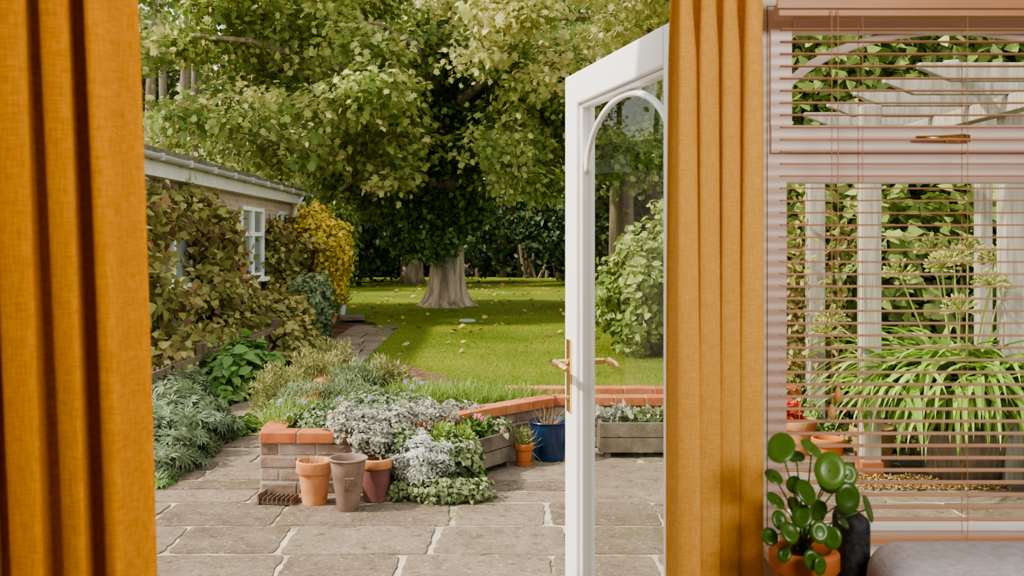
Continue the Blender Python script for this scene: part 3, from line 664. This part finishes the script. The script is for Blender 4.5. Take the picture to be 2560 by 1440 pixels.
for k in range(9):
    x=1.2+random.uniform(-.8,2.2); y=39.5+random.uniform(-.4,.4); b.tube([(x,y,-.05),(x+random.uniform(-1.4,1.4),y,2.6)],.07,6)
b.bx(-1.5,5,40.3,40.4,1.2,1.35); b.bx(-1.5,5,40.3,40.4,.5,.62)
for x in (-1.5,.2,1.9,3.6): b.bx(x,x+.15,40.2,40.35,-.05,2.0)
b.obj('old_timber_fence',[M['fence']],wd)
leafobj('laurel_hedge',[
  shrub((1.75,13.3,.75),(.62,.9,.85),5500,L['hedge'],T_oval,.13,.3,-.3,.7,zmin=.05),
  shrub((2.6,14.5,1.0),(.9,1.0,1.1),5500,L['hedge'],T_oval,.14,.3,-.3,.7,zmin=.05),
  shrub((3.9,14,1.2),(1.2,1.2,1.4),6000,L['hedge'],T_oval,.15,.3,-.3,.7,zmin=.05)])
# ---------------------------------------------------------------- right side
cs=[]
for x in np.arange(2.45,8.2,.36):
    for z in np.arange(.15,5.2,.34):
        cs.append((x+random.uniform(-.12,.12),8.85+random.uniform(-.2,.25)+.05*z,z+random.uniform(-.1,.1),.36,.32,.30))
hd=leafobj('ivy_clad_boundary',[clumps(cs,L['hedge'],T_ivy,.125,13,26,.34,.2,.8,.4)])
b=MB(); b.bx(2.35,8.5,9.25,9.35,-.05,4.9); b.obj('boundary_fence',[M['fence']],hd)
pg=empty('pergola',(2.6,6.6,0)); b=MB(); PH=2.36
for (x,y,w) in [(2.29,6.38,.118),(2.30,7.55,.12),(3.08,6.15,.12),(3.55,7.5,.10),(4.3,6.15,.12),(4.3,7.5,.12)]: b.bx(x-w/2,x+w/2,y-w/2,y+w/2,-.03,PH)
b.bx(2.93,3.03,5.2,8.1,PH-.10,PH-.001); b.bx(4.25,4.35,5.2,8.1,PH-.10,PH-.001)
for Y in (5.4,5.9,6.4,6.95,7.5):
    x0,x1=2.2,4.8; z0,z1=PH,PH+.10
    b.add([(x0,Y-.025,z0+.07),(x0,Y-.025,z1),(x1,Y-.025,z1),(x1,Y-.025,z0),(x0+.18,Y-.025,z0),(x0,Y+.025,z0+.07),(x0,Y+.025,z1),(x1,Y+.025,z1),(x1,Y+.025,z0),(x0+.18,Y+.025,z0)],
      [(0,1,2,3,4),(9,8,7,6,5),(0,5,6,1),(1,6,7,2),(2,7,8,3),(3,8,9,4),(4,9,5,0)])
b.box((3.1,6.6,PH+.12),(.08,2.6,.03),-.55)
b.obj('timbers',[M['postwood']],pg,bevel=.006)
b=MB(); b.bx(2.22,2.36,6.31,6.45,-.01,.09); b.obj('post_foot_brick',[M['coping']],pg,bevel=.005)
leafobj('honeysuckle',[
  clumps([(2.35+random.uniform(-.35,.2),7.75+random.uniform(-.1,.3),z,.28,.25,.25) for z in np.arange(.1,1.6,.13)],L['climb'],T_oval,.07,10,22,.3,.3,.6,.4),
  shrub((3.3,8.2,1.1),(.8,.3,.9),2500,L['hedge'],T_ivy,.12,.3,-.4,.5)],pg)
leafobj('red_leaved_plant',[shrub(at(1975,1040,7.0),(.09,.08,.12),150,L['red'],T_oval,.07,.2,-.2),shrub(at(1975,1090,7.0),(.10,.08,.08),90,L['red'],T_oval,.06,.2,-.2)])
leafobj('border_groundcover',[shrub((3.1,7.1,.05),(1.1,.25,.14),3000,L['climb'],T_oval,.06,.3,0,.5,zmin=0),shrub((2.0,7.3,.1),(.5,.3,.2),1500,L['green'],T_oval,.06,.3,0,.5,zmin=0)],pg)
ag=empty('agapanthus_plant',(2.85,6.3,.3)); b=MB()
def strap(b,p,az,L_,w,rise,droop,mi=0,n=9):
    vs=[];fs=[];x=Vector(p);el=rise;dh=Vector((math.cos(az),math.sin(az),0));side=Vector((-math.sin(az),math.cos(az),0));st=L_/n
    for i in range(n+1):
        t=i/n; ww=w*(.55+.9*t if t<.4 else .91*(1-((t-.4)/.6)**2)+.02)
        up=Vector((0,0,1)); 
        vs.append((x-side*ww/2+up*.006)[:]); vs.append((x-up*.002)[:]); vs.append((x+side*ww/2+up*.006)[:])
        x=x+(dh*math.cos(el)+up*math.sin(el))*st; el-=droop/n
    for i in range(n):
        o=i*3; fs+=[(o,o+1,o+4,o+3),(o+1,o+2,o+5,o+4)]
    b.add(vs,fs,None,mi)
for k in range(640):
    cx=2.92+random.gauss(0,.22); cy=6.3+random.gauss(0,.13); az=random.uniform(0,6.28)
    strap(b,(cx,cy,.28+random.uniform(0,.14)),az,random.uniform(.75,1.15),random.uniform(.042,.060),random.uniform(1.1,1.53),random.uniform(2.0,3.2))
b.obj('leaves',[L['aga']],ag,smooth=True)
b=MB()
for (px,py,D) in [(2250,690,6.2),(2355,672,6.1),(2385,655,6.3),(2400,778,6.0),(2475,715,6.1),(2490,655,6.4),(2075,800,7.0),(2420,630,6.5),(2330,630,6.6),(2065,835,6.8),(2540,600,6.3)]:
    p=at(px,py,D); b.tube([(2.85+(p[0]-2.85)*.15,6.3,.35),(2.85+(p[0]-2.85)*.6,(6.3+p[1])/2,.35+(p[2]-.35)*.6),tuple(p)],.006,6)
    for k in range(60):
        d=Vector(rdir(1)[0]); d.z=abs(d.z)*.9-.15; d.normalize(); q=Vector(p)+d*.085; b.tube([tuple(p),q[:]],.002,3,cap=False)
        b.tube([q[:],(q+d*.012)[:],(q+d*.032)[:]],[.005,.010,.004],5,mi=0)
b.obj('seedheads',[L['seed']],ag)
b=MB(); b.lathe([(0.001,0),(.22,0),(.28,.30),(.27,.32),(.25,.32),(.24,.28),(.001,.28)],(2.85,6.3,0)); b.obj('tub',[M['fence']],ag,smooth=True)
smooth(pot('ochre_urn',(2.40,6.62,0),.15,.11,.26,M['urn'],.2)); smooth(pot('terracotta_pot.001',(1.98,6.9,0),.13,.09,.26,M['terra'],.25)); smooth(pot('blue_bowl_pot',(3.25,5.80,0),.17,.10,.2,M['bluepot'],smooth_rim=True))
smooth(pot('terracotta_pot.002',(2.08,6.55,0),.11,.08,.2,M['terra2'],.25))
n=2500; P=np.stack([U(2.1,3.0,n),U(5.95,6.3,n),U(.005,.015,n)],1)
leafobj('gravel',[(P,U(.012,.028,n),T_oval,RNG.normal(size=(n,3))*.5+np.array([0,0,1]),None,L['dead'],U(0,1,n))],pav)
# ---------------------------------------------------------------- house shell
WY=2.2; HZ=2.10
b=MB()
b.bx(-2.6,-1.0,WY,WY+.12,-.05,2.45); b.bx(-1.0,.44,WY,WY+.12,HZ+.05,2.45); b.bx(.44,.563,WY,WY+.12,-.05,2.45)
b.bx(.563,1.942,WY,WY+.12,2.017,2.45); b.bx(.563,1.942,WY,WY+.12,-.05,.79); b.bx(1.942,2.6,WY,WY+.12,-.05,2.45)
b.obj('wall_front',[M['wall']])
b=MB(); b.bx(-2.6,2.6,-2.6,WY,-.05,.05); b.obj('floor',[M['floor']])
b=MB(); b.bx(-2.6,2.6,-2.6,WY+.12,2.45,2.50); b.obj('ceiling',[M['wall']])
b=MB(); b.bx(-2.7,-2.6,-2.6,WY+.12,-.05,2.50); b.obj('wall_left',[M['wall']])
b=MB(); b.bx(2.6,2.7,-2.6,WY+.12,-.05,2.50); b.obj('wall_right',[M['wall']])
b=MB(); b.bx(-2.7,2.7,-2.7,-2.6,-.05,2.50); b.obj('wall_back',[M['wall']])
b=MB(); b.bx(-1.0,-.95,WY-.02,WY+.1,.05,HZ+.05); b.bx(.39,.44,WY-.02,WY+.1,.05,HZ+.05); b.bx(-.95,.39,WY-.018,WY+.1,HZ,HZ+.05); b.bx(-.95,.39,WY-.0,WY+.12,.05,.08)
b.obj('trim_1',[M['white']],bevel=.004)
def door(name,hinge,d,side):
    ang=math.atan2(d[1],d[0]); e=empty(name,(hinge[0],hinge[1],0)); e.rotation_euler=(0,0,ang)
    W=.876; zt=2.0; zb=.07
    def ob(b,n,mats,bev=0,sm=False):
        o=b.obj(n,mats,None,bevel=bev,smooth=sm); o.parent=e; return o
    y0,y1=(-.06,0) if side>0 else (0,.06)
    b=MB(); b.bx(0,.10,y0,y1,zb,zt); b.bx(W-.115,W,y0,y1,zb,zt); b.bx(.1,W-.115,y0,y1,zt-.095,zt); b.bx(.1,W-.115,y0,y1,zb,.3)
    m0,m1=y0+.012,y1-.012
    for (a,c,z0,z1) in [(.1,.113,.3,zt-.095),(W-.128,W-.115,.3,zt-.095),(.113,W-.128,zt-.108,zt-.095),(.113,W-.128,.3,.313)]: b.bx(a,c,m0,m1,z0,z1)
    ob(b,'frame',[M['white']],.005)
    b=MB(); ym=(y0+y1)/2; vs=[(.105,ym,.305),(W-.12,ym,.305),(W-.12,ym,zt-.1),(.105,ym,zt-.1)]; b.add(vs,[(0,1,2,3)]); ob(b,'glass_pane',[M['glass']])
    b=MB()
    pts=[]; cx=(.1+W-.115)/2; a=(W-.215)/2-.012
    for k in range(41):
        t=math.pi*k/40; pts.append((cx+a*math.cos(t),ym,1.70+.185*math.sin(t)))
    b.tube(pts,.009,8)
    ob(b,'arch_bead',[M['white']],sm=True)
    b=MB(); hx=W-.055
    for s,yf in ((1,y1),(-1,y0)):
        b.bx(hx-.016,hx+.016,min(yf,yf+s*.008),max(yf,yf+s*.008),.98,1.20)
        b.tube([(hx,yf,1.13),(hx,yf+s*.055,1.13)],.010,12)
        b.tube([(hx+.012,yf+s*.052,1.13),(hx-.03,yf+s*.056,1.133),(hx-.09,yf+s*.054,1.13),(hx-.125,yf+s*.048,1.124)],[.010,.012,.010,.008],12)
        b.tube([(hx,yf,1.02),(hx,yf+s*.012,1.02)],.010,12)
    ob(b,'brass_lever_handle',[M['brass']],.002)
    return e
door('door_1',(.375,2.22),(-.242,.970),1)
door('door_2',(-.955,2.33),(-.90,.45),-1)
b=MB(); X0,X1=.565,1.94; fy0,fy1=2.2,2.27
b.bx(X0,X0+.042,fy0,fy1,.825,2.015); b.bx(X1-.042,X1,fy0,fy1,.825,2.015); b.bx(X0+.042,X1-.042,fy0+.002,fy1,1.975,2.015); b.bx(X0+.042,X1-.042,fy0+.002,fy1,.825,.858)
b.bx(X0+.042,X1-.042,fy0+.002,fy1,1.628,1.6915); b.bx(X0+.005,X1-.005,fy0-.014,fy1-.004,1.692,1.752); b.bx(1.41,1.46,fy0+.004,fy1-.002,.86,1.627)
b.bx(X0+.004,X0+.05,fy0-.013,fy0+.04,1.7525,1.99); b.bx(X0+.051,1.41,fy0-.013,fy0+.04,1.96,1.985)
pts=[(.985+.40*math.cos(t),2.235,1.765+.205*math.sin(t)) for t in np.linspace(0,math.pi,33)]
b.tube(pts,.010,8)
b.bx(X0-.0,X1+.0,fy1+.001,fy1+.1,.792,.823)
w=b.obj('window_1',[M['wframe']])
b=MB(); b.add([(X0+.03,2.24,.85),(X1-.03,2.24,.85),(X1-.03,2.24,1.98),(X0+.03,2.24,1.98)],[(0,1,2,3)]); g=b.obj('window_glass',[M['glass']]); g.parent=w
b=MB(); hz=1.722; b.bx(.95,1.0,2.172,2.186,hz-.008,hz+.008); b.tube([(.875,2.158,hz),(.93,2.162,hz),(.985,2.165,hz+.002)],[.004,.006,.008],8); b.tube([(.975,2.165,hz),(.975,2.186,hz)],.008,10)
h=b.obj('window_stay_handle',[M['brass']],smooth=True); h.parent=w
b=MB(); b.bx(.555,1.98,2.03,2.2,.80,.826); b.obj('trim_2',[M['wframe']],bevel=.004)
bd=empty('venetian_blind',(1.2,2.1,2.0)); b=MB(); by=2.1; bx0,bx1=.567,1.9
z=1.945
while z>.89:
    vs=[];fs=[]
    for (dy,dz) in ((-.0125,-.0012),(-.004,.0008),(.004,.0010),(.0125,-.0002)):
        for xx in (bx0,bx1): vs.append((xx,by+dy,z+dz))
    for i in range(3): fs.append((2*i,2*i+1,2*i+3,2*i+2))
    b.add(vs,fs); z-=.0258
o=b.obj('slats',[M['slat']],bd); sm=o.modifiers.new('thick','SOLIDIFY'); sm.thickness=.0016
b=MB(); b.bx(bx0-.01,bx1+.01,by-.02,by+.02,1.968,1.998); b.bx(bx0-.015,bx1+.015,by-.028,by-.021,1.982,2.03); b.bx(bx0,bx1,by-.0125,by+.0125,.862,.876); b.obj('head_and_bottom_rail',[M['slat']],bd,bevel=.002)
b=MB()
for x in (.735,.955,1.35,1.75):
    for dy in (-.0135,.0135): b.tube([(x,by+dy,1.97),(x,by+dy,.87)],.0008,4)
for x,zb_ in ((.665,1.16),(.678,1.195)): b.tube([(x,by-.03,1.98),(x,by-.03,zb_)],.0010,4)
b.obj('cords',[M['cord']],bd)
b=MB()
for x,zb_ in ((.665,1.16),(.678,1.195)): b.lathe([(0.001,0),(.004,-.002),(.0055,-.008),(.008,-.014),(.0085,-.022),(.006,-.030),(.001,-.034)],(x,by-.03,zb_),16)
b.obj('acorn_pulls',[M['acorn']],bd,smooth=True)
# curtains
def curtain(name,xt,xb,y,zt,zb,folds,amp,mat,seed,head=False,pw=1.0):
    rs=random.Random(seed); nu=folds*30; nv=60; vs=[];fs=[]
    ph=[rs.uniform(.65,1.35) for _ in range(folds+1)]; cum=[0]
    for p in ph: cum.append(cum[-1]+p)
    am=[rs.uniform(.6,1.25) for _ in range(folds+2)]
    for j in range(nv+1):
        v=j/nv; z=zt+(zb-zt)*v
        xa=xt[0]+(xb[0]-xt[0])*v; xc=xt[1]+(xb[1]-xt[1])*v
        hf=1.0
        if head: hf=.5+.5*min(1,v/.08)
        for i in range(nu+1):
            u=i/nu; s=u*folds; k=int(min(s,folds-1)); fr=s-k
            cu=(cum[k]+fr*ph[k])/cum[folds]
            a=amp*(am[k]*(1-fr)+am[k+1]*fr)*hf
            th=2*math.pi*s+.6*math.sin(v*3.2+seed+k)*min(1,6*(1-u))*min(1,6*u)
            yy=y+a*math.cos(th)+.18*a*math.sin(2*th+v*4)+.006*math.sin(v*6+s)
            xx=xa+(xc-xa)*cu+.42*a*math.sin(2*th)*min(1,u*6,(1-u)*6)
            vs.append((xx,yy,z))
    for j in range(nv):
        for i in range(nu): o=j*(nu+1)+i; fs.append((o,o+1,o+nu+2,o+nu+1))
    b=MB(); b.add(vs,fs); return b.obj(name,[mat],smooth=True)
curtain('curtain',(-.98,-.463),(-.98,-.384),1.15,2.2,.07,13,.036,M['curtL'],3)
curtain('curtain.001',(.318,.505),(.308,.512),1.98,2.015,.07,4,.042,M['curtR'],9,head=True)
b=MB(); b.tube([(-2.5,1.15,2.25),(-.3,1.15,2.25)],.014,14); b.lathe([(0.001,.03),(.02,.02),(.025,0),(.02,-.02),(.001,-.03)],(-.29,1.15,2.25),16)
for x in (-2.3,-.36): b.tube([(x,1.15,2.25),(x,1.15,2.45)],.008,8)
b.obj('curtain_pole',[M['brass']],smooth=True)
b=MB(); b.tube([(.2,1.98,2.055),(.54,1.98,2.055)],.012,14)
b.tube([(.52,1.98,2.055),(.52,2.2,2.055)],.007,8); b.tube([(.25,1.98,2.055),(.25,2.2,2.17)],.007,8)
b.obj('curtain_pole.001',[M['brass']],smooth=True)
sf=empty('grey_sofa',(1.3,1.5,0))
def rbox(name,c,d,r,mats,par):
    b=MB(); b.box(c,d); o=b.obj(name,mats,par,smooth=True); m=o.modifiers.new('b','BEVEL'); m.width=r; m.segments=6; return o
rbox('back',(1.40,1.72,.56),(1.54,.2,.81),.06,[M['sofa']],sf)
rbox('seat',(1.42,1.30,.35),(1.50,.66,.22),.05,[M['sofa']],sf)
rbox('back_cushion_1',(1.01,1.56,.715),(.66,.15,.50),.06,[M['sofa']],sf); rbox('back_cushion_2',(1.72,1.56,.715),(.70,.15,.50),.06,[M['sofa']],sf)
b=MB(); 
for x in (.75,2.1):
    for y in (1.05,1.72): b.tube([(x,y,.05),(x,y,.25)],.02,10)
b.obj('legs',[M['darkbark']],sf)
b=MB(); b.lathe([(0.001,.80),(.085,.80),(.085,.82),(.001,.82)],(.53,1.80,0),32)
for a in (0,2.1,4.2): b.tube([(.53+.06*math.cos(a),1.80+.06*math.sin(a),.80),(.53+.07*math.cos(a),1.80+.07*math.sin(a),.05)],.01,8)
b.obj('plant_stand',[M['fence']])
o=pot('potted_pilea',(.525,1.79,.82),.062,.045,.125,M['terra2'],.3,soild=.015); smooth(o)
b=MB()
lv=[(1952,1118,1.74,.031,(-.3,-.8,.5)),(2075,1175,1.72,.033,(-.2,-.9,.4)),(2075,1195,1.78,.028,(.3,-.8,.3)),(2120,1245,1.72,.027,(-.1,-1,.1)),(2016,1230,1.72,.024,(.1,-1,.2)),(2172,1272,1.74,.025,(.75,-.6,.1)),(2050,1330,1.70,.020,(0,-1,.2)),(1975,1330,1.70,.020,(0,-.9,.5)),
 (2030,1120,1.80,.024,(.2,-.7,.6)),(2120,1185,1.82,.022,(.4,-.8,.2)),(1985,1210,1.80,.018,(0,-.8,.6)),(1940,1250,1.76,.020,(-.2,-.8,.5)),(1950,1300,1.74,.018,(-.2,-.8,.5)),(2080,1345,1.72,.020,(.3,-.8,.3)),(2005,1290,1.72,.022,(0,-.9,.4)),(2030,1400,1.69,.018,(.1,-1,.2)),(2052,1415,1.68,.017,(.3,-.9,.1)),(1990,1265,1.80,.020,(.1,-.7,.7)),(2045,1275,1.78,.02,(.1,-.7,.7)),(1935,1190,1.80,.02,(-.2,-.6,.7)),(1990,1140,1.82,.02,(0,-.6,.7)),(2105,1300,1.76,.018,(.3,-.7,.4)),(1960,1385,1.72,.015,(0,-1,.3)),(1925,1340,1.74,.018,(-.3,-.9,.3))]
top=Vector((.525,1.79,.94))
for (px,py,D,r,nv_) in lv:
    c=Vector(at(px,py,D)); nn=(Vector(nv_)+Vector((random.uniform(-.7,.7),random.uniform(-.1,.35),random.uniform(-.2,.7)))).normalized(); a=nn.cross(Vector((0,0,1))).normalized(); e2=nn.cross(a)
    r*=.92; vs=[(c-nn*.003)[:]]; K=20
    for ring,(rr,dz) in enumerate(((.5,.0),(.9,.001),(1,-.002))):
        for k in range(K):
            t=2*math.pi*k/K; q=c+(a*math.cos(t)*.88+e2*math.sin(t)*1.08)*r*rr+nn*dz; vs.append(q[:])
    fs=[(0,1+k,1+(k+1)%K) for k in range(K)]
    for ring in range(2):
        for k in range(K): fs.append((1+ring*K+k,1+(ring+1)*K+k,1+(ring+1)*K+(k+1)%K,1+ring*K+(k+1)%K))
    b.add(vs,fs)
    mid=(top+c)/2+Vector((0,0,.02)); base=top+Vector((random.uniform(-.015,.015),random.uniform(-.015,.015),0))
    b.tube([base[:],mid[:],c[:]],.0014,5)
b.tube([(.525,1.79,.92),(.527,1.79,1.0)],.005,8)
l=b.obj('pilea_leaves',[L['pilea']],smooth=True); l.parent=bpy.data.objects['potted_pilea']
rbox('black_woven_cushion',(.640,1.88,.90),(.05,.10,.18),.02,[M['black']],None)
# ---------------------------------------------------------------- light & camera
w=bpy.data.worlds.new('sky'); scene.world=w; w.use_nodes=True; nt=w.node_tree; nt.nodes.clear()
out=nt.nodes.new('ShaderNodeOutputWorld'); bg=nt.nodes.new('ShaderNodeBackground'); sk=nt.nodes.new('ShaderNodeTexSky')
sk.sky_type='NISHITA'; sk.sun_disc=False; sk.sun_elevation=math.radians(40); sk.sun_rotation=math.radians(260); sk.air_density=1.2; sk.dust_density=2.5
mx=nt.nodes.new('ShaderNodeMix'); mx.data_type='RGBA'; mx.inputs[0].default_value=.65; mx.inputs[7].default_value=(5.6,5.4,4.9,1)
nt.links.new(sk.outputs[0],mx.inputs[6]); nt.links.new(mx.outputs[2],bg.inputs[0]); bg.inputs[1].default_value=.40
nt.links.new(bg.outputs[0],out.inputs[0])
sd=bpy.data.lights.new('sun','SUN'); sd.energy=6.6; sd.angle=math.radians(2.5); sd.color=(1,.91,.76)
so=bpy.data.objects.new('sun',sd); scene.collection.objects.link(so)
so.rotation_euler=Vector((-.66,-.19,.66)).to_track_quat('Z','Y').to_euler()
def area(name,loc,target,size,energy,col):
    l=bpy.data.lights.new(name,'AREA'); l.size=size; l.energy=energy; l.color=col
    o=bpy.data.objects.new(name,l); o.location=loc; scene.collection.objects.link(o)
    o.rotation_euler=(Vector(target)-Vector(loc)).to_track_quat('-Z','Y').to_euler()
area('room_fill_light',(.9,-.3,2.35),(.4,2,.9),.7,75,(1,.93,.85))  # unseen fill lamp added behind the camera to brighten the interior
cd=bpy.data.cameras.new('camera'); cd.lens=35; cd.sensor_width=36; cd.shift_y=-120/2560; cd.clip_start=.05; cd.clip_end=300
cd.dof.use_dof=True; cd.dof.focus_distance=6.0; cd.dof.aperture_fstop=8
co=bpy.data.objects.new('camera',cd); co.location=(0,0,CH); co.rotation_euler=(math.radians(90),0,0); scene.collection.objects.link(co); scene.camera=co
scene.view_settings.view_transform='AgX'
try: scene.view_settings.look='AgX - Medium High Contrast'
except Exception: pass
